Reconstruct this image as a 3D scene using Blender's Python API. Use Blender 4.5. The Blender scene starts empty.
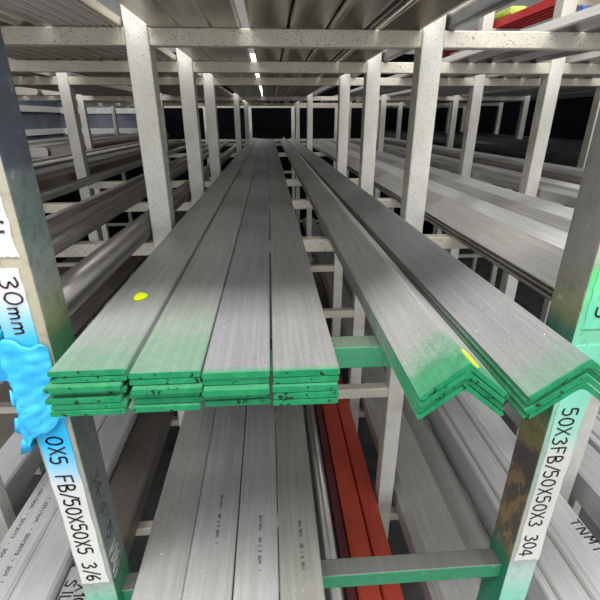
import bpy, math, random
from mathutils import Vector, Matrix
random.seed(7)
S = 0.4          # metres per layout unit
CZ = 1.5         # camera height above the floor (m)
C = bpy.context.scene.collection
sc = bpy.context.scene

# ------------------------------------------------------------------ camera
pt, yw = 0.4039, 0.0683
cam_d = bpy.data.cameras.new('camera'); cam = bpy.data.objects.new('camera', cam_d); C.objects.link(cam)
cam.location = (0, 0, CZ)
cam.rotation_mode = 'XYZ'
cam.rotation_euler = (math.pi/2 - pt, math.radians(0.12), -yw)
cam_d.sensor_width = 36; cam_d.lens = 36*424.82/600; cam_d.clip_start = 0.01; cam_d.clip_end = 100
sc.camera = cam

# ------------------------------------------------------------------ world, lights, exposure
w = bpy.data.worlds.new('world'); sc.world = w; w.use_nodes = True
bg = w.node_tree.nodes['Background']; bg.inputs[0].default_value = (0.93, 0.97, 1.0, 1); bg.inputs[1].default_value = 0.85
def area(name, loc, rot, sx, sy, power, col=(1, 1, 1)):
    l = bpy.data.lights.new(name, 'AREA'); l.shape = 'RECTANGLE'; l.size = sx; l.size_y = sy; l.energy = power; l.color = col
    o = bpy.data.objects.new(name, l); C.objects.link(o); o.location = loc; o.rotation_euler = rot
    return o
area('aisle_light', (0.0, -0.35, CZ+1.75), (math.radians(22), 0, 0), 3.4, 0.5, 66, (1, 0.985, 0.95))
area('upper_wall_fill', (0.8, 4.4, CZ+2.2), (0, 0, 0), 3.0, 1.0, 9, (1, 0.97, 0.92))  # added fill lamp, brightens the pale upper back wall
area('blue_wall_fill', (-1.45, 3.4, CZ+0.9), (0, math.radians(-15), 0), 0.25, 2.6, 9, (0.95, 0.97, 1))  # added fill lamp for the blue grey wall at left
sc.view_settings.view_transform = 'Standard'; sc.view_settings.look = 'None'
sc.view_settings.exposure = 0.65; sc.view_settings.gamma = 1; sc.view_settings.use_curve_mapping = False

# ------------------------------------------------------------------ materials
def newmat(name):
    m = bpy.data.materials.new(name); m.use_nodes = True
    nt = m.node_tree; b = nt.nodes['Principled BSDF']
    return m, nt, b
def N(nt, t, **k):
    n = nt.nodes.new(t)
    for a, v in k.items(): setattr(n, a, v)
    return n
def mth(nt, op, a, b=None, c=None, clamp=False):
    n = N(nt, 'ShaderNodeMath', operation=op, use_clamp=clamp)
    for i, v in enumerate((a, b, c)):
        if v is None: continue
        if isinstance(v, (int, float)): n.inputs[i].default_value = v
        else: nt.links.new(v, n.inputs[i])
    return n.outputs[0]
def mix(nt, f, a, b):
    n = N(nt, 'ShaderNodeMix', data_type='RGBA')
    for i, v in ((0, f), (6, a), (7, b)):
        if isinstance(v, (int, float)): n.inputs[i].default_value = v
        elif isinstance(v, tuple): n.inputs[i].default_value = (*v, 1)
        else: nt.links.new(v, n.inputs[i])
    return n.outputs[2]
def noise(nt, co, scale, detail=3, rough=0.55, vs=None):
    if vs:
        mp = N(nt, 'ShaderNodeMapping'); mp.inputs['Scale'].default_value = vs; nt.links.new(co, mp.inputs[0]); co = mp.outputs[0]
    n = N(nt, 'ShaderNodeTexNoise'); n.inputs['Scale'].default_value = scale; n.inputs['Detail'].default_value = detail; n.inputs['Roughness'].default_value = rough
    nt.links.new(co, n.inputs['Vector']); return n.outputs[0]
def maprange(nt, v, a, b, c=0, d=1, smooth=True):
    n = N(nt, 'ShaderNodeMapRange'); n.interpolation_type = 'SMOOTHSTEP' if smooth else 'LINEAR'
    nt.links.new(v, n.inputs[0])
    for i, x in enumerate((a, b, c, d)): n.inputs[i+1].default_value = x
    return n.outputs[0]
def bump(nt, b, h, dist, strength=1.0):
    n = N(nt, 'ShaderNodeBump'); n.inputs['Distance'].default_value = dist; n.inputs['Strength'].default_value = strength
    nt.links.new(h, n.inputs['Height']); nt.links.new(n.outputs[0], b.inputs['Normal'])

def metal(name, col=(0.42, 0.42, 0.41), metallic=0.55, rough=0.42, green=None, gcol=(0.004, 0.205, 0.078), speck=True, seed=0.0, dirt=0.25, gtop=0.9):
    """mill-finished bar; 'green' = length (m) of sprayed paint at the near cut end"""
    m, nt, b = newmat(name)
    tc = N(nt, 'ShaderNodeTexCoord'); co = tc.outputs['Object']
    sh = N(nt, 'ShaderNodeMapping'); sh.inputs['Location'].default_value = (seed*1.7, seed, seed*0.3); nt.links.new(co, sh.inputs[0]); co2 = sh.outputs[0]
    streak = noise(nt, co2, 60, 4, 0.6, (4.0, 0.12, 4.0))
    cloud = noise(nt, co2, 9, 4, 0.6, (1.0, 0.35, 1.0))
    fine = noise(nt, co2, 700, 2, 0.6)
    c = mix(nt, maprange(nt, streak, 0.35, 0.7), tuple(x*0.87 for x in col), tuple(min(1, x*1.08) for x in col))
    c = mix(nt, mth(nt, 'MULTIPLY', maprange(nt, cloud, 0.45, 0.75), dirt), c, (col[0]*0.55, col[1]*0.53, col[2]*0.48))
    c = mix(nt, mth(nt, 'MULTIPLY', maprange(nt, fine, 0.45, 0.7), 0.35), c, tuple(min(1, x*1.5) for x in col))
    if speck:
        sp = noise(nt, co2, 260, 1, 0.5)
        c = mix(nt, maprange(nt, sp, 0.76, 0.80), c, (0.75, 0.75, 0.7))
    met = metallic; ro = mth(nt, 'ADD', mth(nt, 'MULTIPLY', mth(nt, 'ADD', fine, cloud), 0.15), rough-0.08)
    if green is not None:
        sx = N(nt, 'ShaderNodeSeparateXYZ'); nt.links.new(co, sx.inputs[0])
        n1 = noise(nt, co2, 38, 4, 0.65); n2 = noise(nt, co2, 420, 2, 0.6)
        yy = mth(nt, 'ADD', sx.outputs['Y'], mth(nt, 'MULTIPLY', mth(nt, 'SUBTRACT', n1, 0.5), green*0.9))
        yy = mth(nt, 'ADD', yy, mth(nt, 'MULTIPLY', mth(nt, 'SUBTRACT', n2, 0.5), green*0.5))
        g = maprange(nt, yy, green*0.12, green, 1, 0)
        # solid paint right at the cut end, with chips
        endf = maprange(nt, sx.outputs['Y'], 0.0005, 0.003, 1, 0)
        g = mth(nt, 'MAXIMUM', mth(nt, 'MULTIPLY', g, gtop), endf)
        oi = N(nt, 'ShaderNodeObjectInfo'); va = N(nt, 'ShaderNodeVectorMath', operation='ADD'); vs_ = N(nt, 'ShaderNodeVectorMath', operation='SCALE'); vs_.inputs['Scale'].default_value = 7.0
        nt.links.new(oi.outputs['Location'], vs_.inputs[0]); nt.links.new(vs_.outputs[0], va.inputs[0]); nt.links.new(co2, va.inputs[1])
        chip = noise(nt, va.outputs[0], 190, 2, 0.5)
        gc = mix(nt, maprange(nt, noise(nt, co2, 120, 3, 0.6), 0.35, 0.75), gcol, (gcol[0]+0.015, gcol[1]*1.35, gcol[2]*1.4))
        gc = mix(nt, mth(nt, 'MULTIPLY', maprange(nt, chip, 0.63, 0.66), mth(nt, 'MAXIMUM', endf, 0.12)), gc, (0.01, 0.02, 0.015))
        c = mix(nt, g, c, gc)
        met = mth(nt, 'MULTIPLY', mth(nt, 'SUBTRACT', 1.0, g), metallic)
        nt.links.new(met, b.inputs['Metallic'])
    else: b.inputs['Metallic'].default_value = metallic
    nt.links.new(c, b.inputs['Base Color']); nt.links.new(ro, b.inputs['Roughness'])
    bump(nt, b, streak, 0.0003, 0.25)
    return m
def plain(name, col, rough=0.6, metallic=0.0, var=0.25, scale=30, emit=None, es=0):
    m, nt, b = newmat(name); tc = N(nt, 'ShaderNodeTexCoord')
    n = noise(nt, tc.outputs['Object'], scale, 4, 0.6)
    c = mix(nt, maprange(nt, n, 0.3, 0.7), tuple(x*(1-var) for x in col), tuple(min(1, x*(1+var)) for x in col))
    nt.links.new(c, b.inputs['Base Color']); b.inputs['Roughness'].default_value = rough; b.inputs['Metallic'].default_value = metallic
    if emit: b.inputs['Emission Color'].default_value = (*emit, 1); b.inputs['Emission Strength'].default_value = es
    return m
def post_metal(name, col=(0.60, 0.59, 0.545), fine_specks=True):
    m, nt, b = newmat(name); tc = N(nt, 'ShaderNodeTexCoord'); co = tc.outputs['Object']
    n1 = noise(nt, co, 14, 4, 0.6); n2 = noise(nt, co, 430, 2, 0.5); n3 = noise(nt, co, 900, 2, 0.5)
    c = mix(nt, maprange(nt, n1, 0.35, 0.7), tuple(x*0.86 for x in col), col)
    c = mix(nt, mth(nt, 'MULTIPLY', n3, 0.3), c, tuple(min(1, x*1.3) for x in col))
    c = mix(nt, maprange(nt, noise(nt, co, 9, 4, 0.6), 0.45, 0.7, 0, 0.5), c, (0.50, 0.44, 0.32))
    c = mix(nt, maprange(nt, n2, 0.615, 0.68, 0, 0.85), c, (0.10, 0.09, 0.08))
    nt.links.new(c, b.inputs['Base Color']); b.inputs['Metallic'].default_value = 0.25; b.inputs['Roughness'].default_value = 0.5
    bump(nt, b, n2, 0.0004, 0.3)
    return m
def zone(name, stops, warp=0.02, metallic=0.2, rough=0.55, mott=0.3, patch=None):
    """paint / wear bands along the post; stops = [(height in layout units, colour)]"""
    m, nt, b = newmat(name); tc = N(nt, 'ShaderNodeTexCoord'); co = tc.outputs['Object']
    s = N(nt, 'ShaderNodeSeparateXYZ'); nt.links.new(co, s.inputs[0])
    n1 = noise(nt, co, 28, 4, 0.65); n2 = noise(nt, co, 260, 3, 0.6); n3 = noise(nt, co, 75, 5, 0.7)
    z = mth(nt, 'ADD', s.outputs['Z'], mth(nt, 'MULTIPLY', mth(nt, 'SUBTRACT', n1, 0.5), warp*2))
    z = mth(nt, 'ADD', z, mth(nt, 'MULTIPLY', mth(nt, 'SUBTRACT', n2, 0.5), warp*0.8))
    lo, hi = stops[0][0], stops[-1][0]
    f = maprange(nt, z, (lo)*S+CZ, hi*S+CZ, 0, 1, False)
    r = N(nt, 'ShaderNodeValToRGB'); nt.links.new(f, r.inputs[0]); e = r.color_ramp.elements
    for i, (zz, cc) in enumerate(stops):
        p = (zz-lo)/(hi-lo)
        if i == 0: el = e[0]
        elif i == len(stops)-1: el = e[len(e)-1]
        else: el = e.new(p)
        el.position = p; el.color = (*cc, 1)
    c = r.outputs[0]
    c = mix(nt, mth(nt, 'MULTIPLY', maprange(nt, n3, 0.5, 0.68), mott), c, (0.10, 0.10, 0.10))
    c = mix(nt, mth(nt, 'MULTIPLY', maprange(nt, n3, 0.25, 0.42, 1, 0), mott), c, (0.65, 0.63, 0.58))
    if patch:
        pf = maprange(nt, noise(nt, co, patch[1], 4, 0.65, (1, 1, 0.6)), 0.47, 0.53)
        zf = mth(nt, 'MULTIPLY', maprange(nt, s.outputs['Z'], patch[2]*S+CZ, (patch[2]+0.05)*S+CZ), maprange(nt, s.outputs['Z'], (patch[3]-0.05)*S+CZ, patch[3]*S+CZ, 1, 0))
        c = mix(nt, mth(nt, 'MULTIPLY', mth(nt, 'MULTIPLY', pf, zf), 0.8), c, patch[0])
    nt.links.new(c, b.inputs['Base Color']); b.inputs['Metallic'].default_value = metallic; b.inputs['Roughness'].default_value = rough
    bump(nt, b, n3, 0.0006, 0.4)
    return m

M = {}
M['post'] = post_metal('pale_speckled_metal', (0.66, 0.64, 0.585))
M['beam'] = post_metal('cream_speckled_metal', (0.60, 0.56, 0.475))
M['ink'] = plain('black_marker_ink', (0.022, 0.02, 0.03), 0.5)
M['ink_brown'] = plain('brown_marker_ink', (0.12, 0.05, 0.05), 0.5)
M['print'] = plain('faded_print_ink', (0.20, 0.20, 0.21), 0.6)
M['red'] = metal('red_primer_steel', (0.50, 0.065, 0.035), 0.1, 0.42, speck=False, dirt=0.5)
M['redbright'] = metal('bright_red_painted_steel', (0.58, 0.02, 0.022), 0.0, 0.45, speck=False, dirt=0.5)
M['maroon'] = metal('maroon_steel', (0.13, 0.03, 0.035), 0.2, 0.45, speck=False)
M['black'] = plain('black_plastic_wrap', (0.035, 0.04, 0.045), 0.3, 0, 0.5, 60)
M['darksteel'] = metal('dark_mill_steel', (0.30, 0.285, 0.27), 0.85, 0.26)
M['brown'] = metal('brownish_steel', (0.24, 0.21, 0.18), 0.5, 0.45, dirt=0.6)
M['grey1'] = metal('grey_stainless', (0.52, 0.51, 0.49), 0.45, 0.42, seed=3)
M['grey2'] = metal('pale_stainless', (0.78, 0.78, 0.79), 0.3, 0.42, seed=5)
M['lilac'] = metal('warm_grey_stainless', (0.68, 0.67, 0.68), 0.35, 0.42, seed=8)
M['under'] = metal('warm_stainless', (0.60, 0.54, 0.47), 0.85, 0.27, seed=11, speck=False)
M['lime'] = plain('lime_plastic', (0.55, 0.75, 0.12), 0.5)
M['yellow'] = plain('fluorescent_yellow_paint', (0.80, 0.95, 0.0), 0.5, 0, 0.05)
M['white'] = plain('white_paint', (0.75, 0.75, 0.72), 0.5, 0, 0.1)
M['bluecap'] = plain('blue_plastic', (0.03, 0.09, 0.35), 0.4)
M['paper'] = zone('white_label_paper', [(-1.6, (0.72, 0.71, 0.66)), (1, (0.74, 0.72, 0.68))], 0.01, 0, 0.6, 0.06)

# ------------------------------------------------------------------ mesh helpers (layout units -> metres)
def link(name, verts, faces, mat, parent=None, origin=(0, 0, 0), rotz=0, smooth=False, bevel=0):
    """verts in layout units relative to origin; origin in layout units relative to the camera point"""
    me = bpy.data.meshes.new(name)
    me.from_pydata([tuple(c*S for c in v) for v in verts], [], faces)
    for m in (mat if isinstance(mat, (list, tuple)) else [mat]): me.materials.append(m)
    me.update()
    o = bpy.data.objects.new(name, me); C.objects.link(o)
    p = Vector(origin)*S
    if parent is None: p.z += CZ
    o.location = p; o.rotation_euler = (0, 0, rotz)
    if parent: o.parent = parent
    if smooth: me.polygons.foreach_set('use_smooth', [True]*len(me.polygons))
    if bevel:
        b = o.modifiers.new('bevel', 'BEVEL'); b.width = bevel*S; b.segments = 2; b.limit_method = 'ANGLE'
    return o
def tag(o, label, cat, group=None, kind=None):
    if label: o['label'] = label
    if cat: o['category'] = cat
    if group: o['group'] = group
    if kind: o['kind'] = kind
    return o
def box_vf(x0, x1, y0, y1, z0, z1):
    v = [(x0, y0, z0), (x1, y0, z0), (x1, y1, z0), (x0, y1, z0), (x0, y0, z1), (x1, y0, z1), (x1, y1, z1), (x0, y1, z1)]
    f = [(0, 3, 2, 1), (4, 5, 6, 7), (0, 1, 5, 4), (1, 2, 6, 5), (2, 3, 7, 6), (3, 0, 4, 7)]
    return v, f
def extrude(prof, length, nseg=1):
    """closed profile in (x, z), counter-clockwise seen from the near end, extruded along +y"""
    n = len(prof); v = []; f = []
    for k in range(nseg+1):
        y = length*k/nseg
        v += [(x, y, z) for x, z in prof]
    for k in range(nseg):
        for i in range(n):
            j = (i+1) % n
            f.append((k*n+i, k*n+j, (k+1)*n+j, (k+1)*n+i)[::-1])
    f.append(tuple(range(n))); f.append(tuple(range(nseg*n, nseg*n+n))[::-1])
    return v, f
def p_flat(wd, t, r=None):
    r = min(wd, t)*0.22 if r is None else r
    return [(-wd/2+r, 0), (wd/2-r, 0), (wd/2, r), (wd/2, t-r), (wd/2-r, t), (-wd/2+r, t), (-wd/2, t-r), (-wd/2, r)]
def p_round(r, n=20):
    return [(r*math.sin(2*math.pi*i/n), r-r*math.cos(2*math.pi*i/n)) for i in range(n)]
def p_angle(leg, t, th=41.0, legr=None):
    """inverted V (corner up). z=0 at its lowest point"""
    a = math.radians(th); ca, sa = math.cos(a), math.sin(a)
    r = t*0.5
    out = []; lr = legr or leg
    # right tip outer -> apex -> left tip outer -> left tip inner -> inner root (fillet) -> right tip inner
    out += [(lr*ca, -lr*sa), (r*ca, -r*sa), (r*0.35*ca, -r*0.22), (-r*0.35*ca, -r*0.22), (-r*ca, -r*sa), (-leg*ca, -leg*sa)]
    out += [(-leg*ca+t*sa*0.55, -leg*sa-t*ca*0.8), (-leg*ca+t*sa+t*0.5*ca, -leg*sa-t*ca+t*0.5*sa)]
    ri = t*1.3; za = -t/ca
    out += [(-ri*ca, za-ri*sa), (-ri*0.4*ca, za-ri*0.62*sa), (ri*0.4*ca, za-ri*0.62*sa), (ri*ca, za-ri*sa)]
    out += [(lr*ca-t*sa-t*0.5*ca, -lr*sa-t*ca+t*0.5*sa), (lr*ca-t*sa*0.55, -lr*sa-t*ca*0.8)]
    zmin = min(p[1] for p in out)
    return [(x, z-zmin) for x, z in out], -zmin
def p_channel(wd, h, t):
    """upside-down channel: web on top"""
    x = wd/2
    return [(-x, 0), (-x+t, 0), (-x+t, h-t*1.5), (-x+t*1.6, h-t), (x-t*1.6, h-t), (x-t, h-t*1.5), (x-t, 0), (x, 0), (x, h-t*.5), (x-t*.5, h), (-x+t*.5, h), (-x, h-t*.5)]
def bar(name, prof, x, y0, y1, z, mat, label=None, cat=None, group=None, slope=0.0, smooth=False, parent=None):
    v, f = extrude(prof, y1-y0)
    o = link(name, v, f, mat, parent, (x, y0, z), math.atan(-slope), smooth)
    if label: tag(o, label, cat, group)
    return o
def tube(x, y0, y1, z, r, mat, label, cat, group=None, wall=0.12, name='round_tube'):
    """hollow round tube, near end open"""
    n = 20; ro, ri = r, r*(1-wall*2)
    v = []; f = []
    for (rr, y) in ((ro, 0), (ro, y1-y0), (ri, y1-y0), (ri, 0)):
        v += [(rr*math.sin(2*math.pi*i/n), y, r-rr*math.cos(2*math.pi*i/n)) for i in range(n)]
    for k in range(4):
        a, b2 = k*n, ((k+1) % 4)*n
        for i in range(n):
            j = (i+1) % n; f.append((a+i, b2+i, b2+j, a+j))
    o = link(name, v, f, mat, None, (x, y0, z), 0, True)
    o.data.polygons.foreach_set('use_smooth', [True]*len(o.data.polygons))
    return tag(o, label, cat, group)

# ---- hand-lettering from pen strokes
G = {
 '0': [[(.3,0),(.08,.2),(.05,.6),(.2,.95),(.42,.95),(.55,.6),(.5,.2),(.3,0)]],
 '1': [[(.15,.75),(.32,1),(.3,0)]],
 '3': [[(.08,.9),(.35,1),(.5,.8),(.28,.56),(.52,.35),(.4,.05),(.05,.05)]],
 '4': [[(.4,0),(.4,1),(.05,.35),(.6,.35)]],
 '5': [[(.5,1),(.12,1),(.1,.6),(.4,.6),(.52,.3),(.35,.02),(.05,.08)]],
 '6': [[(.48,.95),(.15,.6),(.08,.2),(.3,0),(.52,.2),(.4,.45),(.12,.35)]],
 'X': [[(.05,0),(.55,1)],[(.05,1),(.55,0)]],
 'F': [[(.1,0),(.1,1),(.55,1)],[(.1,.55),(.45,.55)]],
 'B': [[(.1,0),(.1,1),(.42,.95),(.45,.65),(.12,.55),(.52,.4),(.5,.08),(.1,0)]],
 '/': [[(.05,-.1),(.5,1.05)]],
 'm': [[(.03,0),(.05,.5)],[(.05,.4),(.2,.52),(.27,.38),(.27,0)],[(.27,.38),(.42,.52),(.5,.38),(.52,0)]],
 'L': [[(.1,1),(.1,0),(.5,0)]],
 'I': [[(.3,0),(.3,1)]],
 'S': [[(.52,.9),(.25,1),(.08,.75),(.45,.4),(.4,.05),(.05,.08)]],
 'V': [[(.05,1),(.28,0),(.55,1)]],
 'N': [[(.08,0),(.1,1),(.5,0),(.52,1)]],
 'T': [[(.3,0),(.3,1)],[(.03,1),(.58,1)]],
 'M': [[(.05,0),(.1,1),(.3,.4),(.5,1),(.55,0)]],
 '.': [[(.25,0),(.3,.05)]],
 '-': [[(.1,.45),(.5,.45)]],
 ' ': [],
}
def lettering(text, o, ux, uy, un, height, width, pen, mat, parent, name='lettering', adv=0.78, jit=0.03, rnd=None):
    """text starts at o, runs along ux, letters point to uy, raised along un (all layout units, in the parent's frame)"""
    rnd = rnd or random.Random(len(text)*31+7)
    o, ux, uy, un = Vector(o), Vector(ux), Vector(uy), Vector(un)
    v = []; f = []; cx = 0
    for ch in text:
        jy = rnd.uniform(-jit, jit)*2
        for st in G.get(ch, []):
            if len(st) > 3:
                q = [st[0]]+list(st)+[st[-1]]; sm = []
                for a in range(1, len(q)-2):
                    for t in (0, .25, .5, .75):
                        sm.append(tuple(0.5*(2*q[a][c]+(q[a+1][c]-q[a-1][c])*t+(2*q[a-1][c]-5*q[a][c]+4*q[a+1][c]-q[a+2][c])*t*t+(3*q[a][c]-q[a-1][c]-3*q[a+1][c]+q[a+2][c])*t**3) for c in (0, 1)))
                st = sm+[st[-1]]; jj = jit*0.15
            else: jj = jit
            pts = [(cx+p[0]+rnd.uniform(-jj, jj), p[1]+jy+rnd.uniform(-jj, jj)) for p in st]
            for (a, b) in zip(pts, pts[1:]):
                A = o+ux*(a[0]*width)+uy*(a[1]*height); B = o+ux*(b[0]*width)+uy*(b[1]*height)
                d = (B-A); L = d.length
                if L < 1e-6: continue
                d /= L; s = d.cross(un)*pen/2; e = d*pen*0.35
                A2, B2 = A-e, B+e; h = un*0.0012; base = un*-0.0004; k = len(v)
                v += [tuple(q) for q in (A2-s+base, A2+s+base, B2+s+base, B2-s+base, A2-s+h, A2+s+h, B2+s+h, B2-s+h)]
                f += [(k, k+1, k+2, k+3), (k+7, k+6, k+5, k+4), (k, k+4, k+5, k+1), (k+1, k+5, k+6, k+2), (k+2, k+6, k+7, k+3), (k+3, k+7, k+4, k)]
        cx += adv*(0.7 if ch in 'I1/' else 1)
    return link(name, v, f, mat, parent)

# ------------------------------------------------------------------ the building
FL = -3.75
def slab(name, x0, x1, y0, y1, z0, z1, mat):
    v, f = box_vf(x0, x1, y0, y1, z0, z1); o = link(name, v, f, mat); o['kind'] = 'structure'; return o
concrete = plain('dark_concrete', (0.10, 0.10, 0.098), 0.8, 0, 0.35, 6)
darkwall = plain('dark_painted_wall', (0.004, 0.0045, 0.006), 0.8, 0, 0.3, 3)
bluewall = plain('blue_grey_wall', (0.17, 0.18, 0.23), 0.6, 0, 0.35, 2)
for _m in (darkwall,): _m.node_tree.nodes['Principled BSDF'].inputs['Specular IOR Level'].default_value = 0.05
slab('floor', -6, 10, -8, 14.2, FL-0.3, FL, concrete)
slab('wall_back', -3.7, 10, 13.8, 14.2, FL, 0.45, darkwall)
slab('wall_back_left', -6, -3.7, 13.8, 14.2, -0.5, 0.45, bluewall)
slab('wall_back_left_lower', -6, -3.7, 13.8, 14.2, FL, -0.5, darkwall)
slab('wall_back_upper', -6, 10, 13.8, 14.2, 1.7, 6.0, plain('pale_sheet_cladding', (0.5, 0.5, 0.48), 0.6, 0, 0.1, 3))
slab('wall_left', -6.3, -6, -1, 14.2, -0.5, 6.0, bluewall)
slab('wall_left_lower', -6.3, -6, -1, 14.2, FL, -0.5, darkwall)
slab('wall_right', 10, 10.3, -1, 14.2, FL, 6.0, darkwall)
slab('ceiling', -6.3, 10.3, -3, 14.2, 6.0, 6.2, plain('pale_ceiling_sheet', (0.55, 0.55, 0.52), 0.7, 0, 0.1, 2))
slab('wall_back_middle_left', -6, -0.80, 13.8, 14.2, 0.45, 1.7, darkwall)
slab('wall_back_middle_right', -0.15, 10, 13.8, 14.2, 0.45, 1.7, darkwall)
slab('gap_glow_panel_1', -0.80, -0.15, 13.9, 14.0, 0.45, 1.7, plain('glowing_panel', (0.8, 0.8, 0.78), 0.5, 0, 0.05, 2, (1, 1, 0.97), 1.3))  # added glowing panel, makes the bright streak in the overhead gap
for i, zz in enumerate((0.17, -0.38)):
    slab('trim_%d' % (i+1), -6, -5.92, 4, 13.8, zz, zz+0.14, M['white'])
    slab('trim_%d' % (i+3), -5.92, -3.7, 13.72, 13.8, zz-0.03, zz+0.13, M['white'])
tag(None or link('wrapped_bundle', *box_vf(-.16, .16, 0, .5, 0, .45), M['white'], None, (-5.6, 9.2, -0.8+.31), 0, False, 0.08), 'small white wrapped bundle near the blue grey wall at far left', 'bundle')

# ------------------------------------------------------------------ racks
W = 0.0865; H = 0.0585
COL = {-3: -3.9, -2: -2.755, -1: -1.615, 0: -0.475, 1: 0.64, 2: 1.78, 3: 2.92, 4: 4.06, 5: 5.2}
Z05 = 0.665
Z0, Z1, Z2, Z3 = 0.3085, -0.5005, -1.318, -2.25     # tops of the beams
def beam(parent, x0, x1, ztop, mat, h=H, d=0.06, label=None, wob=0):
    v, f = box_vf(x0, x1, 0.004, d, ztop-h-FL, ztop-FL)
    o = link('crossbeam', v, f, mat, parent, (0, 0, 0), 0, False, 0.004)
    if label: o['label'] = label
    return o
def frame(y, cols, top, label, group=None):
    e = bpy.data.objects.new('rack_frame', None); C.objects.link(e); e.location = (0, y*S, CZ+FL*S)
    tag(e, label, 'rack frame', group)
    ks = sorted(cols)
    for k in ks:
        v, f = box_vf(-W/2, W/2, 0, W, 0, top-FL)
        link('post', v, f, M['post'], e, (COL[k], 0, 0), 0, False, 0.005)
    for a, b in zip(ks, ks[1:]):
        xa, xb = COL[a]+W/2, COL[b]-W/2
        beam(e, xa, xb, Z0, M['beam']); beam(e, xa, xb, Z1, M['beam']); beam(e, xa, xb, Z3, M['beam'])
        if a == 2 and 2.5 < y < 4: beam(e, xa, xb, Z05, M['beam'])
        if a in (-1, 0): beam(e, xa, xb, Z2, M['beam'])
    return e
names = ['pale speckled rack frame directly behind the green-sprayed front posts',
         'third rack frame back from the camera, slimmer in view and pale',
         'fourth rack frame back, its beam third from the top of the photo',
         'mid-distance rack frame standing beyond a wide gap in the rack rows',
         'far rack frame, next to last before the dark back wall',
         'farthest rack frame, tiny pale posts against the dark back wall']
for (y, cols, top), nm in zip([(1.8506, [-2, -1, 0, 1, 2], 1.3), (2.845, [-2, -1, 0, 1, 2, 3], 1.3), (3.888, [-2, -1, 0, 1, 2, 3, 4], 1.3),
                               (7.1, [-3, -2, -1, 0, 1, 2, 3, 4], 0.35), (10.1, [-3, -2, -1, 0, 1, 2, 3, 4, 5], 0.35), (12.0, [-3, -2, -1, 0, 1, 2, 3, 4, 5], 0.35)], names):
    frame(y, cols, top, nm)

# ---- front frame, painted and labelled
W1 = 0.092; XL, XR = -0.5336, 0.7548; Y1 = 0.8479
GR = (0.01, 0.30, 0.12); TEAL = (0.16, 0.62, 0.42); GY = (0.27, 0.28, 0.28); CY = (0.02, 0.50, 0.90)
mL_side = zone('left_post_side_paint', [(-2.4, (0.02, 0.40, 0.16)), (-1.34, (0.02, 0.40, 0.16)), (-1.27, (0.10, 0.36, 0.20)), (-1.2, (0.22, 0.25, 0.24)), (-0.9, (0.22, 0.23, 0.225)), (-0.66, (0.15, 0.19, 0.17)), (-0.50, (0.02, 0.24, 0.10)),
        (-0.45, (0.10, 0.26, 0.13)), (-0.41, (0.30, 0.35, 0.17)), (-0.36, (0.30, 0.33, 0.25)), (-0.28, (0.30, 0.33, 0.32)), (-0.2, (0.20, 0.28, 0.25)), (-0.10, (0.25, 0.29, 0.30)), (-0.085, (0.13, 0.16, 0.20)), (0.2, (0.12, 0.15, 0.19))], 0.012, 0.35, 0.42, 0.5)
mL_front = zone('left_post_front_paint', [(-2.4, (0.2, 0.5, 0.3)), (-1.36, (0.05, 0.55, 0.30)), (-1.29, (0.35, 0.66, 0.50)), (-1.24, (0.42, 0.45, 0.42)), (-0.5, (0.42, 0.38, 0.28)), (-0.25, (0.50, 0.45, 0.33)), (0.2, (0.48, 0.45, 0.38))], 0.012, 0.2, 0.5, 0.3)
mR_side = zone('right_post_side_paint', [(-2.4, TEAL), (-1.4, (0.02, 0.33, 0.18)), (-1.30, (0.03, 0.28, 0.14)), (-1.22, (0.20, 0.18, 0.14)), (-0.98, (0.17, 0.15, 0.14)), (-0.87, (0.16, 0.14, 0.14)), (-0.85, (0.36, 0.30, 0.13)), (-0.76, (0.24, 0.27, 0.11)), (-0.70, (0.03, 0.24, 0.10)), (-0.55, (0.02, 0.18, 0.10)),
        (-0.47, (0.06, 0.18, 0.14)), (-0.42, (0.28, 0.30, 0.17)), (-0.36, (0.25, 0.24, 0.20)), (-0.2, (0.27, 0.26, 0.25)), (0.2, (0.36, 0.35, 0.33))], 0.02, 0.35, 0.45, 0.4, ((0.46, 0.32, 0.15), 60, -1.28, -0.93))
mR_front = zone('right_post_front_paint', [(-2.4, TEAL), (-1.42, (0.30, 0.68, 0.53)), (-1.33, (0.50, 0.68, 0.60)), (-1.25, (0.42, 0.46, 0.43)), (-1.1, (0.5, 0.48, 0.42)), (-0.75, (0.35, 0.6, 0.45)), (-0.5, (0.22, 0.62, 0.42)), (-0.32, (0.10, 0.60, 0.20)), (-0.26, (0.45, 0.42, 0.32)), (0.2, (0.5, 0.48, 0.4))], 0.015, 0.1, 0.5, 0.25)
m_green = zone('green_sprayed_beam', [(-3, (0.04, 0.26, 0.13)), (1, (0.05, 0.28, 0.14))], 0.01, 0.1, 0.45, 0.25)
m_topdark = metal('dark_brushed_beam_top', (0.17, 0.17, 0.16), 0.4, 0.5, speck=False, dirt=0.6)
m_topgreen = metal('green_tinged_beam_top', (0.13, 0.19, 0.13), 0.3, 0.5, speck=False, dirt=0.6)
m_blue = zone('blue_sprayed_beam', [(-3, (0.02, 0.35, 0.70)), (1, (0.02, 0.38, 0.75))], 0.01, 0.0, 0.5, 0.1)

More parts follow.
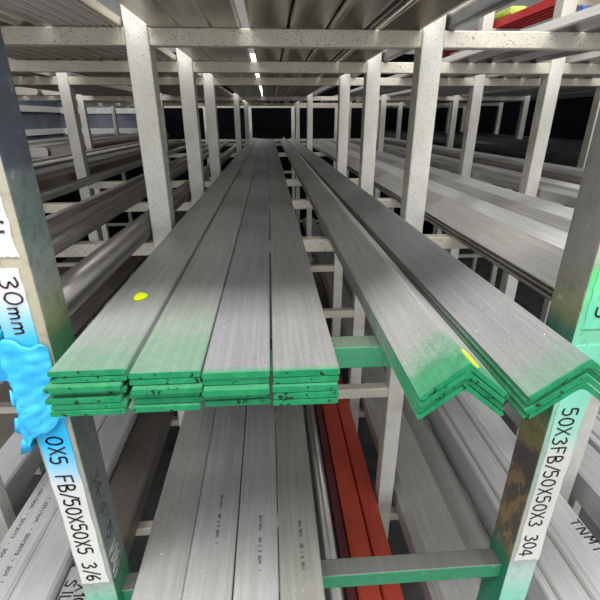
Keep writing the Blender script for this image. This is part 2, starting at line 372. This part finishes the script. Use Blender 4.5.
fe = bpy.data.objects.new('rack_frame', None); C.objects.link(fe); fe.location = (0, Y1*S, CZ+FL*S)
tag(fe, 'nearest rack frame with green and blue overspray and handwritten size stickers', 'rack frame')
def front_post(x, mf, ms, lab):
    v, f = box_vf(-W1/2, W1/2, 0, 0.108, 0, 0.35-FL)
    o = link('post', v, f, [mf, ms], fe, (x, 0, 0), 0, False, 0.004)
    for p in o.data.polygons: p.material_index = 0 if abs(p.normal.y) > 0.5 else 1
    # materials read heights above the floor
    o['label'] = lab
    return o
pL = front_post(XL, mL_front, mL_side, 'left post smeared with green and wrapped in blue tape')
pR = front_post(XR, mR_front, mR_side, 'right post with rusty patches and teal spray')
def fbeam(x0, x1, zt, mats, lab):
    v, f = box_vf(x0, x1, 0.026, 0.084, zt-H-FL, zt-FL)
    o = link('crossbeam', v, f, mats, fe, (0, 0, 0), 0, False, 0.003)
    for p in o.data.polygons: p.material_index = 1 if p.normal.z > 0.5 else 0
    o['label'] = lab
fbeam(XL+W1/2, XR-W1/2, Z1, [m_green, m_topgreen], 'green sprayed crossbeam under the green-ended bars')
fbeam(XL+W1/2, XR-W1/2, Z2, [m_green, m_topdark], 'lower crossbeam, green front and bare dark top')
fbeam(XL+W1/2, XR-W1/2, Z0, [M['beam'], M['beam']], 'top crossbeam')
fbeam(XL-1.2, XL-W1/2, Z1, [m_blue, m_blue], 'blue sprayed crossbeam left of the left post')
fbeam(XR+W1/2, XR+1.2, Z1, [m_green, m_green], 'crossbeam right of the right post')
fbeam(XL-1.2, XL-W1/2, Z0, [M['beam'], M['beam']], 'top crossbeam of the left bay')
fbeam(XR+W1/2, XR+1.2, Z0, [M['beam'], M['beam']], 'top crossbeam of the right bay')
LZ = lambda z: z-FL
def sticker(post, x0, x1, z0, z1, mat, name='size_sticker', rag=0.0, seed=1, label=None):
    rnd = random.Random(seed); n = 16
    pts = []
    for i in range(n+1): pts.append((x0+(x1-x0)*i/n, z0+rnd.uniform(0, rag)))
    for i in range(1, n+1): pts.append((x1-rnd.uniform(0, rag), z0+(z1-z0)*i/n))
    for i in range(1, n+1): pts.append((x1-(x1-x0)*i/n, z1-rnd.uniform(0, rag)))
    for i in range(1, n): pts.append((x0+rnd.uniform(0, rag), z1-(z1-z0)*i/n))
    k = len(pts); v = [(x, -0.0022, LZ(z)) for x, z in pts]+[(x, 0.0005, LZ(z)) for x, z in pts]
    f = [tuple(range(k)), tuple(range(2*k-1, k-1, -1))]+[(i, i+k, (i+1) % k+k, (i+1) % k) for i in range(k)]
    o = link(name, v, f, mat, post)
    if label: o['label'] = label
    return o
papL = zone('sticker_paper_with_blue_spray', [(-1.4, (0.70, 0.69, 0.64)), (-0.86, (0.72, 0.71, 0.68)), (-0.80, (0.30, 0.62, 0.85)), (-0.73, CY), (-0.44, (0.03, 0.48, 0.85)), (-0.39, (0.30, 0.60, 0.82)), (-0.33, (0.72, 0.70, 0.70)), (0, (0.72, 0.70, 0.64))], 0.01, 0, 0.6, 0.08)
papR = zone('sticker_paper_with_teal_spray', [(-1.4, (0.70, 0.69, 0.64)), (-0.84, (0.72, 0.71, 0.66)), (-0.77, (0.42, 0.74, 0.60)), (-0.66, (0.25, 0.70, 0.52)), (-0.42, (0.15, 0.6, 0.4)), (-0.32, (0.15, 0.65, 0.25)), (0, (0.7, 0.7, 0.6))], 0.01, 0, 0.6, 0.08)
hw = W1/2
DN = (0, 0, -1); RT = (1, 0, 0); OUT = (0, -1, 0)
s1 = sticker(pL, -hw+0.004, hw-0.010, -1.235, -0.56, papL, rag=0.004, seed=3, label='long white sticker with 0X5 FB/50X50X5 3/6')
lettering('0X5 FB/50X50X5 3/6', (-0.024, -0.0024, LZ(-0.70)), DN, RT, OUT, 0.038, 0.0420, 0.0042, M['ink'], s1, adv=0.72)
s2 = sticker(pL, -hw+0.002, hw-0.022, -0.50, -0.275, papL, rag=0.002, seed=5, label='white sticker reading 30mm, lower end sprayed blue')
lettering('30mm', (-0.020, -0.0024, LZ(-0.290)), DN, RT, OUT, 0.036, 0.05, 0.0035, M['ink_brown'], s2, adv=0.7)
s3 = sticker(pL, -hw+0.002, hw-0.014, -0.255, 0.12, papL, rag=0.006, seed=6, label='worn cream sticker above the 30mm one')
lettering('SVL-', (-0.03, -0.0024, LZ(-0.115)), DN, RT, OUT, 0.045, 0.05, 0.005, M['ink'], s3, adv=0.8)
s4 = sticker(pR, -hw+0.010, hw-0.001, -1.265, -0.50, papR, rag=0.006, seed=9, label='long white sticker with 50X3FB/50X50X3 304')
lettering('50X3FB/50X50X3 304', (-0.022, -0.0024, LZ(-0.685)), DN, RT, OUT, 0.040, 0.0440, 0.0040, M['ink'], s4, adv=0.72)
s5 = sticker(pR, -hw+0.014, hw-0.002, -0.46, -0.25, papR, rag=0.003, seed=11, label='bright green sprayed sticker')
lettering('53', (-0.01, -0.0024, LZ(-0.36)), DN, RT, OUT, 0.04, 0.05, 0.004, M['ink'], s5, adv=0.8)

M['faint'] = plain('faint_scratched_marks', (0.42, 0.45, 0.44), 0.5)
M['faintdark'] = plain('faint_dark_marks', (0.09, 0.11, 0.12), 0.5)
lettering('34-4X15', (hw+0.0004, 0.028, LZ(-0.86)), DN, (0, 1, 0), (1, 0, 0), 0.034, 0.050, 0.003, M['faintdark'], pL, name='scribble', adv=0.75, jit=0.06)
lettering('VINM', (hw+0.0004, 0.020, LZ(-1.13)), DN, (0, 1, 0), (1, 0, 0), 0.050, 0.046, 0.006, M['faint'], pL, name='scribble', adv=0.62, jit=0.1)
# crumpled blue tape round the left post
def tape():
    rnd = random.Random(4)
    path = [(-hw-0.004, 0.05), (-hw-0.010, 0.02), (-hw-0.012, 0.0), (-hw-0.006, -0.010), (-hw+0.006, -0.010), (-0.02, -0.008), (0.0, -0.009), (0.02, -0.008), (hw-0.010, -0.007), (hw-0.003, -0.005)]
    P0 = path; path = []
    for (a, b) in zip(P0, P0[1:]): path += [a, ((a[0]+b[0])/2, (a[1]+b[1])/2)]
    path.append(P0[-1])
    zs = [-0.76+0.33*i/30 for i in range(31)]
    v = []; f = []
    for j, z in enumerate(zs):
        for i, (x, y) in enumerate(path):
            a = 0.003*math.sin(j*0.5+i*0.35)+0.002*math.sin(j*1.1-i*0.8)+0.0012*math.sin(j*2.3+i*1.3)+rnd.uniform(-.0015, .0015)
            bulge = 0.012*math.exp(-((z+0.70)/0.05)**2) + 0.006*math.exp(-((z+0.5)/0.03)**2)
            left = 1 if i < 9 else 0
            u = i/(len(path)-1); je = 0.008*math.sin(i*0.9)+0.002*math.sin(i*2.7); w0 = max(0, 1-j/4); w1 = max(0, 1-(len(zs)-1-j)/4)
            lo = -0.765+0.115*min(1, u*1.2)+je*w0; hi = -0.42-0.035*u+je*w1
            zz = lo+(hi-lo)*j/(len(zs)-1)
            v.append((x-left*(bulge+abs(a)*0.7)+(0 if left else a*0.15), y-abs(a)*0.8-(0 if left else 0.001), LZ(zz)))
    n = len(path)
    for j in range(len(zs)-1):
        for i in range(n-1):
            f.append((j*n+i, j*n+i+1, (j+1)*n+i+1, (j+1)*n+i))
    # loose flaps at the left
    for (z, s_, dz) in ((-0.69, 0.022, 0.012), (-0.735, 0.026, -0.012), (-0.62, 0.010, 0.02)):
        k = len(v)
        v += [(-hw-0.012, -0.006, LZ(z)), (-hw-0.012, -0.004, LZ(z+0.05)), (-hw-0.008-s_*0.7, -0.012, LZ(z+0.045+dz)), (-hw-0.012-s_, -0.010, LZ(z+0.004+dz))]
        f.append((k, k+1, k+2, k+3))
    m, nt, b = newmat('crumpled_blue_tape'); tc = N(nt, 'ShaderNodeTexCoord'); co = tc.outputs['Object']
    n1 = noise(nt, co, 40, 4, 0.6); n2 = noise(nt, co, 130, 3, 0.6)
    c = mix(nt, maprange(nt, n1, 0.3, 0.7), (0.03, 0.42, 0.82), (0.06, 0.55, 0.92))
    c = mix(nt, maprange(nt, n2, 0.62, 0.70, 0, 0.6), c, (0.06, 0.20, 0.40))
    s = N(nt, 'ShaderNodeSeparateXYZ'); nt.links.new(co, s.inputs[0])
    g = mth(nt, 'MULTIPLY', maprange(nt, s.outputs['X'], 0.002, 0.018), maprange(nt, s.outputs['Z'], CZ-0.47*S, CZ-0.40*S))
    c = mix(nt, mth(nt, 'MULTIPLY', g, 0.8), c, (0.03, 0.55, 0.38))
    nt.links.new(c, b.inputs['Base Color']); b.inputs['Roughness'].default_value = 0.45
    bump(nt, b, n1, 0.001, 0.4)
    o = link('tape_wrap', v, f, m, pL, smooth=True)
    sm = o.modifiers.new('solid', 'SOLIDIFY'); sm.thickness = 0.0006; sm.offset = 1
    return o
tape()

# ------------------------------------------------------------------ level 1: green-ended flat bars in the middle bay
gm = [metal('stainless_green_end_a', (0.38, 0.40, 0.385), 0.45, 0.44, green=0.075, seed=1, dirt=0.8, gtop=0.5),
      metal('stainless_green_end_b', (0.38, 0.40, 0.37), 0.45, 0.44, green=0.13, seed=2, dirt=0.8, gtop=0.5),
      metal('stainless_green_end_c', (0.38, 0.375, 0.40), 0.5, 0.40, green=0.012, seed=3, dirt=0.9, gtop=0.7),
      metal('stainless_green_end_d', (0.41, 0.405, 0.40), 0.5, 0.34, green=0.010, seed=4, dirt=0.8, gtop=0.7)]
gl = metal('stainless_green_tip', (0.40, 0.41, 0.40), 0.55, 0.44, green=0.05, seed=6)
ordw = ['bottom', 'second from bottom', 'third from bottom', 'fourth from bottom', 'fifth from bottom', 'sixth from bottom', 'seventh from bottom']
stk = [(-0.338, 7, 0.0126, 'leftmost green-ended stack', 0.136, gm[0]),
       (-0.2025, 6, 0.0130, 'second green-ended stack from the left', 0.129, gm[1]),
       (-0.0735, 5, 0.0145, 'third green-ended stack from the left', 0.1255, gm[2]),
       (0.0575, 5, 0.0143, 'rightmost green-ended flat stack, beside the gap', 0.1255, gm[3])]
rnd = random.Random(12)
END = 10.6
flat_top = None
for si, (x, n, t, where, wd, mt) in enumerate(stk):
    for k in range(n):
        top = k == n-1
        dx = 0 if top else rnd.uniform(-0.004, 0.004)
        if si == 0: dx = {0: -0.008, 1: -0.004, 2: -0.014, 3: -0.004, 4: -0.010, 5: 0.002}.get(k, 0) if not top else 0
        y0 = 0.672 if top else 0.672-rnd.choice([-0.005, -0.002, 0.001, 0.003])
        if not top: y0 -= 0.0022*(n-1-k)
        if k in (n-3,): y0 -= 0.006
        w_ = wd
        col = mt if top else gl
        lab = ('top bar of the %s' % where) if top else ('%s bar of the %s' % (ordw[k], where))
        lab = {0: 'wide flat steel bar, ', 1: 'flat steel bar, ', 2: 'flat steel bar, ', 3: 'flat steel bar, '}[si]+lab
        o = bar('flat_bar', p_flat(w_+(0 if top else -0.002), t-0.0022), x+dx*0.8, y0, END-0.1*si-rnd.uniform(0, .05), Z1+0.0005+k*t, col, lab, 'flat bar', 'green-ended flat bars', slope=0.0)
        if si == 0 and top: flat_top = o
# yellow dab on the left bar
v = []; n = 20
for zz in (0.0125, 0.0145):
    for i in range(n):
        a = 2*math.pi*i/n; r = 1+0.12*math.sin(3*a+1)
        v.append((0.004+0.0155*r*math.cos(a), 0.335+0.030*r*math.sin(a)*(1.0 if math.sin(a) > 0 else 0.6), zz))
f = [tuple(range(n, 2*n)), tuple(range(n-1, -1, -1))]+[(i, (i+1) % n, (i+1) % n+n, i+n) for i in range(n)]
link('paint_mark', v, f, M['yellow'], flat_top)['label'] = 'fluorescent yellow dab'

# green-ended angles
ga = metal('angle_green_end', (0.47, 0.465, 0.455), 0.45, 0.42, green=0.07, seed=9)
gb = metal('angle_green_tip', (0.42, 0.42, 0.43), 0.5, 0.42, green=0.045, seed=13, gtop=0.45)
gc = metal('angle_green_layer', (0.33, 0.34, 0.33), 0.5, 0.42, green=0.20, seed=15)
an_top = None
for (x, n, t, leg, legr, th, y0, sl, where, mt) in ((0.330, 4, 0.0088, 0.105, 0.108, 40, 0.600, 0.0, 'left green-ended angle stack', ga), (0.534, 4, 0.0098, 0.120, 0.077, 38, 0.585, -0.0015, 'right green-ended angle stack', gb)):
    prof, hh = p_angle(leg, t, th, legr)
    pitch = t/math.cos(math.radians(th))*1.13+0.0010
    lift = 0.0005 if where[0] == 'l' else 0.0005
    for k in range(n):
        top = k == n-1
        yy = y0+(0 if top else rnd.uniform(-0.004, 0.010))
        lab = 'inverted steel angle, %s of the %s' % ('topmost' if top else ordw[k], where)
        o = bar('angle_bar', prof, x, yy, END-0.4, Z1+lift+k*pitch, mt if top else gc, lab, 'angle bar', 'green-ended angle bars', slope=sl)
        if top and where[0] == 'l': an_top = (o, hh, leg, th)
o, hh, leg, th = an_top
a = math.radians(th)
v = []; n = 16
for up in (0.0006, 0.0022):
    for i in range(n):
        q = 2*math.pi*i/n; s_ = 0.026+0.015*math.cos(q); yy = 0.042+0.030*math.sin(q)
        v.append((s_*math.cos(a)+up*math.sin(a), yy, hh-s_*math.sin(a)+up*math.cos(a)))
f = [tuple(range(n, 2*n)), tuple(range(n-1, -1, -1))]+[(i, (i+1) % n, (i+1) % n+n, i+n) for i in range(n)]
link('paint_mark', v, f, M['yellow'], o)['label'] = 'yellow paint streak'

# ------------------------------------------------------------------ level 1 left bay
def ang(x, y0, y1, z, leg, t, mat, label, group, th=41, slope=0):
    prof, hh = p_angle(leg, t, th)
    return bar('angle_bar', prof, x, y0, y1, z, mat, label, 'angle bar', group, slope=slope)
GL = 'dark profiles on the shelf left of the flat bars'
zz = Z1+0.0005
tube(-0.578, 0.98, 9.6, zz, 0.048, M['darksteel'], 'dark thick round tube right beside the leftmost flat bar stack, behind the taped post', 'tube', GL)
LB = [(-0.868, 0.033, M['darksteel'], 0.75), (-0.945, 0.036, M['brown'], 0.8), (-1.026, 0.036, M['darksteel'], 0.75), (-1.100, 0.030, M['grey1'], 0.9)]
for i, (x, r_, mt, y0) in enumerate(LB):
    tube(x, y0, 9.4, zz, r_, mt, ['dark round tube just left of the open gap in the left bay', 'brownish round tube between two dark ones in the left bay', 'dark round tube on the far side of the brownish one in the left bay', 'slim grey round tube outermost of the four in the left bay'][i], 'tube', GL)
for i in range(2):
    bar('square_rod', p_flat(0.044, 0.05), -1.545+0.052*i, 1.3, 9.5, zz, [M['darksteel'], M['grey1']][i], ['dark', 'grey'][i]+' square rod beside the outer left post row', 'rod', GL)
for i in range(6):
    x = -1.78-0.15*i
    if abs(x+2.755) < 0.12: continue
    bar('channel_bar', p_channel(0.13, 0.075+0.02*(i % 2), 0.012), x, 2.2, 9.8, zz, [M['brown'], M['grey1'], M['darksteel']][i % 3],
        ['first', 'second', 'third', 'fourth', 'fifth', 'sixth'][i]+' upturned channel out in the far left bay, counted leftwards', 'channel bar', 'channels in the far left bay')
for i in range(5):
    bar('rectangular_tube', p_flat(0.30, 0.13), -2.95-0.34*i if i < 3 else -4.05-0.34*(i-3), 6.6, 13.0, zz, [M['brown'], M['under'], M['grey1']][i % 3],
        ['first', 'second', 'third', 'fourth', 'fifth'][i]+' wide brownish box section by the blue grey wall, counted leftwards', 'tube', 'wide box sections at far left')

# ------------------------------------------------------------------ level 1 right bay
GRB = 'grey profiles on the shelf right of the angles'
RB = [(0.915, 0.124, 3, M['grey1'], 38), (1.128, 0.102, 3, M['lilac'], 30), (1.335, 0.104, 2, M['grey1'], 32), (1.540, 0.098, 2, M['grey2'], 30)]
rw = ['next to the right front post', 'second from the right front post', 'third from the right front post', 'against the outer right post row']
for i, (x, leg, n, mt, th) in enumerate(RB):
    prof, hh = p_angle(leg, 0.012, th)
    for k in range(n):
        bar('angle_bar', prof, x, 0.62+0.06*i, 9.8, zz+k*0.0182, mt if k == n-1 else M['darksteel'], 'grey inverted angle, %s, %s' % (['lowest layer', 'second layer', 'third layer'][k], rw[i]), 'angle bar', GRB)
rr = random.Random(8)
for i in range(7):
    x = 1.90+0.145*i
    if abs(x-2.92) < 0.11: continue
    mt = [M['grey1'], M['grey2'], M['brown'], M['darksteel']][i % 4]
    bar('channel_bar', p_channel(0.125, 0.06+0.02*(i % 3), 0.012), x, 2.2+0.1*(i % 2), 10, zz, mt,
        ['first', 'second', 'third', 'fourth', 'fifth', 'sixth', 'seventh'][i]+' upturned channel beyond the second right-hand post row, counted outwards', 'channel bar', 'channels in the outer right bay')
for i in range(7):
    x = 3.12+0.24*i
    if abs(x-4.06) < 0.16: x += 0.0
    if abs(x-4.06) < 0.15: continue
    tube(x, 3.3+0.15*(i % 3), 12.6, zz, 0.10, M['black'], ['first', 'second', 'third', 'fourth', 'fifth', 'sixth', 'seventh'][i]+' black wrapped tube in the outermost right bays, counted outwards', 'tube', 'black wrapped tubes at far right')

# ------------------------------------------------------------------ level 0 (above the camera)
z0 = Z0+0.0005
GT = 'bars on the top shelf over the middle bay'
for i, (xa, xb) in enumerate(((-0.428, -0.319), (-0.315, -0.203), (-0.199, -0.094))):
    bar('flat_bar', p_flat(xb-xa, 0.03), (xa+xb)/2, 0.7, 10.3, z0, M['under'], ['overhead flat bar nearest the left pale post', 'middle one of the three overhead flat bars', 'overhead flat bar next to the row of overhead angles'][i], 'flat bar', GT)
for i, x in enumerate((0.008, 0.156, 0.304)):
    ang(x, 0.7, 10.3, z0, 0.098, 0.011, M['under'], ['leftmost overhead angle over the middle bay', 'middle overhead angle, second of the V row', 'third overhead angle of the V row'][i], GT, 45)
for i, x in enumerate((0.392, 0.412)):
    bar('square_rod', p_flat(0.012, 0.03), x, 0.7, 10.2, z0, M['darksteel'], ['left', 'right'][i]+' thin dark rod squeezed between the overhead angles', 'rod', GT)
ang(0.510, 0.7, 10.3, z0, 0.118, 0.011, M['under'], 'large overhead angle right beside the right pale post', GT, 47)
# left bay tubes and rods
GO = 'round tubes and rods on the top shelf at left'
for i in range(8):
    x = -0.815-0.080*i
    tube(x, 0.7, 10.2, z0, 0.028, M['under'], ['first', 'second', 'third', 'fourth', 'fifth', 'sixth', 'seventh', 'eighth'][i]+' overhead round tube at left, counted leftwards from the thin rods', 'tube', GO)
for i in range(10):
    x = -0.765+0.0235*i
    bar('round_rod', p_round(0.0075, 14), x, 0.7, 10.2, z0, M['under'] if i % 2 else M['grey1'], ['first', 'second', 'third', 'fourth', 'fifth', 'sixth', 'seventh', 'eighth', 'ninth', 'tenth'][i]+' thin overhead rod at left, counted rightwards from the round tubes', 'rod', GO, smooth=True)
bar('flat_bar', p_flat(0.014, 0.03), -0.5285, 0.7, 10.2, z0, M['under'], 'white overhead strip just left of the left pale post', 'flat bar', GO)
for i in range(7):
    x = -1.74-0.13*i
    if abs(x+2.755) < 0.1: continue
    bar('channel_bar', p_channel(0.11, 0.06, 0.012), x, 2.2, 10.2, z0, [M['under'], M['grey1']][i % 2], ['first', 'second', 'third', 'fourth', 'fifth', 'sixth', 'seventh'][i]+' overhead channel in the far left bay, counted leftwards', 'channel bar', 'overhead channels in the far left bay')
def sheet(x0, x1, y0, y1, z, label):  # added, mostly hidden sheets that keep light out of the overhead gaps
    v, f = box_vf(x0, x1, 0, y1-y0, 0, 0.008)
    return tag(link('light_block_sheet', v, f, M['darksteel'], None, (0, y0, z)), label, 'sheet', 'added light-blocking sheets over the overhead bars')
sheet(-0.052, 0.42, 0.75, 10.0, z0+0.0848, 'added light-blocking sheet on the overhead angles of the middle bay')
sheet(-1.50, -0.80, 0.75, 10.0, z0+0.0565, 'added light-blocking sheet on the overhead round tubes at left')
sheet(-0.776, -0.542, 0.75, 10.0, z0+0.0155, 'narrow added light-blocking sheet over the thin overhead rods at left')
# right bay
GR2 = 'bars on the top shelf at right'
bar('square_rod', p_flat(0.035, 0.045), 0.708, 0.8, 10.0, z0, M['black'], 'thin black overhead rod just right of the right pale post', 'rod', GR2)
bar('flat_bar', p_flat(0.030, 0.03), 0.708, 0.8, 10.0, z0+0.046, M['white'], 'narrow white strip lying on the thin black overhead rod', 'flat bar', GR2)
for i in range(4):
    bar('red_bar', p_channel(0.050, 0.055+0.012*(i % 2), 0.007), 1.875+0.055*i, 2.5, 6.0, Z05+0.0005, M['redbright'], ['leftmost bright red overhead bar', 'second bright red overhead bar from the left', 'third bright red overhead bar from the left', 'rightmost bright red overhead bar'][i], 'bar', 'bright red bars high at right')
for i in range(4):
    ang(1.165+0.140*i, 1.2, 9.8, z0, 0.082, 0.011, M['darksteel'] if i % 2 else M['grey1'], ['first', 'second', 'third', 'fourth'][i]+' grey overhead angle right of the thin black rod, counted outwards', GR2, 38)
for i in range(8):
    x = 1.92+0.155*i
    if abs(x-2.92) < 0.12: continue
    ang(x, 2.3, 9.8, z0, 0.09, 0.011, M['grey1'], ['first', 'second', 'third', 'fourth', 'fifth', 'sixth', 'seventh', 'eighth'][i]+' overhead angle out beyond the second right post row', GR2, 38)
for i in range(6):  # added bars, block light from above on the far right frames
    bar('rectangular_tube', p_flat(0.30, 0.10), (3.13, 3.48, 3.83, 4.28, 4.62, 4.96)[i], 3.4, 12.8, z0, M['grey1'], ['first', 'second', 'third', 'fourth', 'fifth', 'sixth'][i]+' wide added light-blocking box section high over the outermost right bays, counted outwards', 'tube', 'added light-blocking box sections high at far right')
for i in range(3):  # added likewise to shade the far left frames
    bar('rectangular_tube', p_flat(0.30, 0.10), -2.98-0.36*i, 6.8, 12.8, z0, M['under'], ['first', 'second', 'third'][i]+' wide added light-blocking box section high over the far left bay, counted leftwards', 'tube', 'added light-blocking box sections high at far left')
tag(link('lime_wrapper', *box_vf(-.07, .07, 0, .35, 0, .06), M['lime'], None, (1.945, 3.75, Z05+0.0685), 0, False, 0.02), 'lime green wrapper lying on top of the bright red overhead bars', 'wrapper')
tag(link('blue_clip', *box_vf(-.012, .012, 0, .03, 0, .05), M['bluecap'], None, (1.305, 1.98, z0+0.064), 0, False, 0.004), 'small blue clip standing on a grey overhead angle', 'clip')

# ------------------------------------------------------------------ level 2: printed flat bars in the middle
GF = 'printed flat bars below the green-ended ones'
lf = [metal('lower_flat_%d' % i, c, 0.5, 0.42, seed=20+i, dirt=0.6) for i, c in enumerate(((0.46, 0.45, 0.44), (0.49, 0.49, 0.485), (0.50, 0.50, 0.495), (0.40, 0.395, 0.36)))]
fw = ['leftmost', 'second from left', 'third from left', 'rightmost']
for i, (x, fwd) in enumerate(((-0.3585, 0.143), (-0.2150, 0.141), (-0.0745, 0.131), (0.0580, 0.128))):
    for k in range(4):
        o = bar('flat_bar', p_flat(fwd if k == 3 else fwd-0.003, 0.0150), x+(0 if k == 3 else rnd.uniform(-.001, .001)), 0.60, 10.0, Z2+0.0005+k*0.0155, lf[i], 'lower printed flat bar, %s column, %s' % (fw[i], ['lowest layer', 'second layer', 'third layer', 'top layer'][k]), 'flat bar', GF)
        if k == 3 and i > 0:
            lettering('304/304L  50 X 5 304L 1', (0.004-0.0*i, 0.56 if i == 1 else 0.52-0.03*i, 0.0152), (0, -1, 0), (1, 0, 0), (0, 0, 1), 0.009, 0.0125, 0.0016, M['print'], o, adv=0.7, jit=0.05)
for i in range(5):
    bar('flat_bar', p_flat(0.165, 0.03), -0.635-0.185*i, 1.83, 10.0, Z2+0.0005, M['brown'] if i % 2 == 0 else M['darksteel'], ['first', 'second', 'third', 'fourth', 'fifth'][i]+' brownish flat low in the left bay under the dark ridged angles, counted leftwards', 'flat bar', 'brownish flats low in the left bay')
# ------------------------------------------------------------------ level 3
GP = 'bars on the shelf near the bottom'
zb = Z3+0.0005
def lay(name, prof, x, z, mat, label, cat, y0=1.0, y1=9.5, grp=GP, smooth=False): return bar(name, prof, x, y0, y1, z, mat, label, cat, grp, smooth=smooth)
lay('flat_bar', p_flat(0.15, 0.05), 0.232, zb, M['darksteel'], 'dark flat bar between the printed flats and the red channels below', 'flat bar')
lay('channel_bar', p_channel(0.048, 0.14, 0.012), 0.336, zb, M['maroon'], 'narrow maroon channel left of the brick red ones', 'channel bar')
lay('red_channel', p_channel(0.108, 0.165, 0.014), 0.418, zb, M['red'], 'brick red channel bar in the gap below, the left one', 'channel bar')
lay('red_channel', p_channel(0.098, 0.145, 0.014), 0.532, zb, M['red'], 'brick red channel bar in the gap below, the right one', 'channel bar')
lay('round_tube', p_round(0.040), 0.272, zb+0.0505, M['darksteel'], 'dark round tube lying left of the maroon channel', 'tube', smooth=True)
lay('flat_bar', p_flat(0.27, 0.19), 0.845, zb, M['grey1'], 'broad grey box section right of the pale post, below', 'box section')
for k in range(2):
    ang(1.10, 1.0, 9.4, zb+k*0.0215, 0.13, 0.013, M['brown'] if k == 0 else M['grey1'], ['lower', 'upper'][k]+' olive grey angle beside the broad grey box section', GP, 40)
bx = [(1.345, 0.25, 0.22), (1.575, 0.19, 0.20), (2.02, 0.25, 0.19), (2.29, 0.24, 0.21), (2.57, 0.26, 0.18)]
for i, (x, wd, h_) in enumerate(bx):
    o = lay('channel_bar', p_channel(wd, h_, 0.018), x, zb, [M['lilac'], M['grey2'], M['lilac'], M['grey2'], M['grey1']][i], ['pale lilac channel left of the right front post', 'pale channel carrying black marker writing, right of the front post', 'pale channel beyond the one with marker writing, lower right', 'pale channel second from the lower right corner', 'outer grey channel at the lower right edge'][i], 'channel bar')
    for j, xx in enumerate((-0.30, 0.30)):
        if i in (0, 3): 
            q = link('rib', *box_vf(-0.008, 0.008, 0, 8.4, 0, 0.010), M['grey1'], o, (xx*wd, 0.02, h_-0.001))
    if i == 1:
        lettering('TNMI', (0.02, 0.58, h_+0.0004), (0.1, -0.995, 0), (0.995, 0.1, 0), (0, 0, 1), 0.055, 0.07, 0.007, M['ink'], o, adv=0.75)
lx = [(-0.965, 0.23, 0.12, M['brown'], 'brown rusty channel left of the printed flats'), (-1.185, 0.19, 0.19, M['grey2'], 'pale box section with edge, nearest the taped post'), (-1.385, 0.20, 0.19, M['grey2'], 'pale box section with rows of faint print'),
      (-1.78, 0.22, 0.19, M['grey2'], 'pale box section with small dark spots at lower left'), (-2.03, 0.24, 0.14, M['brown'], 'olive brown channel at the left edge, low down'), (-2.29, 0.24, 0.14, M['grey1'], 'grey channel at the left edge, outermost but one'), (-2.55, 0.24, 0.16, M['darksteel'], 'dark channel outermost on the low left shelf')]
for i, (x, wd, h_, mt, lab) in enumerate(lx):
    if abs(x+1.6) < 0.05: pass
    o = lay('channel_bar' if mt is not M['grey2'] else 'box_section', p_channel(wd, h_, 0.02) if mt is not M['grey2'] else p_flat(wd, h_, 0.012), x, zb, mt, lab, 'channel bar' if mt is not M['grey2'] else 'box section', y0=1.0, y1=9.3)
    if i == 2:
        for q in range(2):
            lettering('1.4301/304L - 50X30X3 - 304 1.5 - 6M - 304L 50X30', (-0.055+0.075*q, 1.05-0.1*q, h_+0.0004), (0, -1, 0), (1, 0, 0), (0, 0, 1), 0.018, 0.026, 0.003, M['print'], o, adv=0.7, jit=0.06)
# hand-written tag below the taped post
tg = link('paper_tag', *box_vf(-0.075, 0.075, 0, 0.22, 0, 0.004), M['lilac'], None, (-1.005, 1.33, zb+0.121), 0.0)
tag(tg, 'grey paper tag with black marker writing, low beside the taped post', 'tag')
lettering('30X10', (0.0, 0.205, 0.0045), (0, -1, 0), (1, 0, 0), (0, 0, 1), 0.05, 0.055, 0.007, M['ink'], tg, adv=0.72)
lettering('SIL', (-0.065, 0.15, 0.0045), (0, -1, 0), (1, 0, 0), (0, 0, 1), 0.05, 0.06, 0.007, M['ink'], tg, adv=0.72)
# heap on the lowest level, seen through the dark gap
for i in range(5):
    bar('square_rod', p_flat(0.09, 0.09), -0.72+0.13*i, 1.2, 8.5, -3.0, M['darksteel'], ['first', 'second', 'third', 'fourth', 'fifth'][i]+' dark square bar on the lowest beams, counted rightwards in the dark gap', 'bar', 'dark bars on the lowest beams')
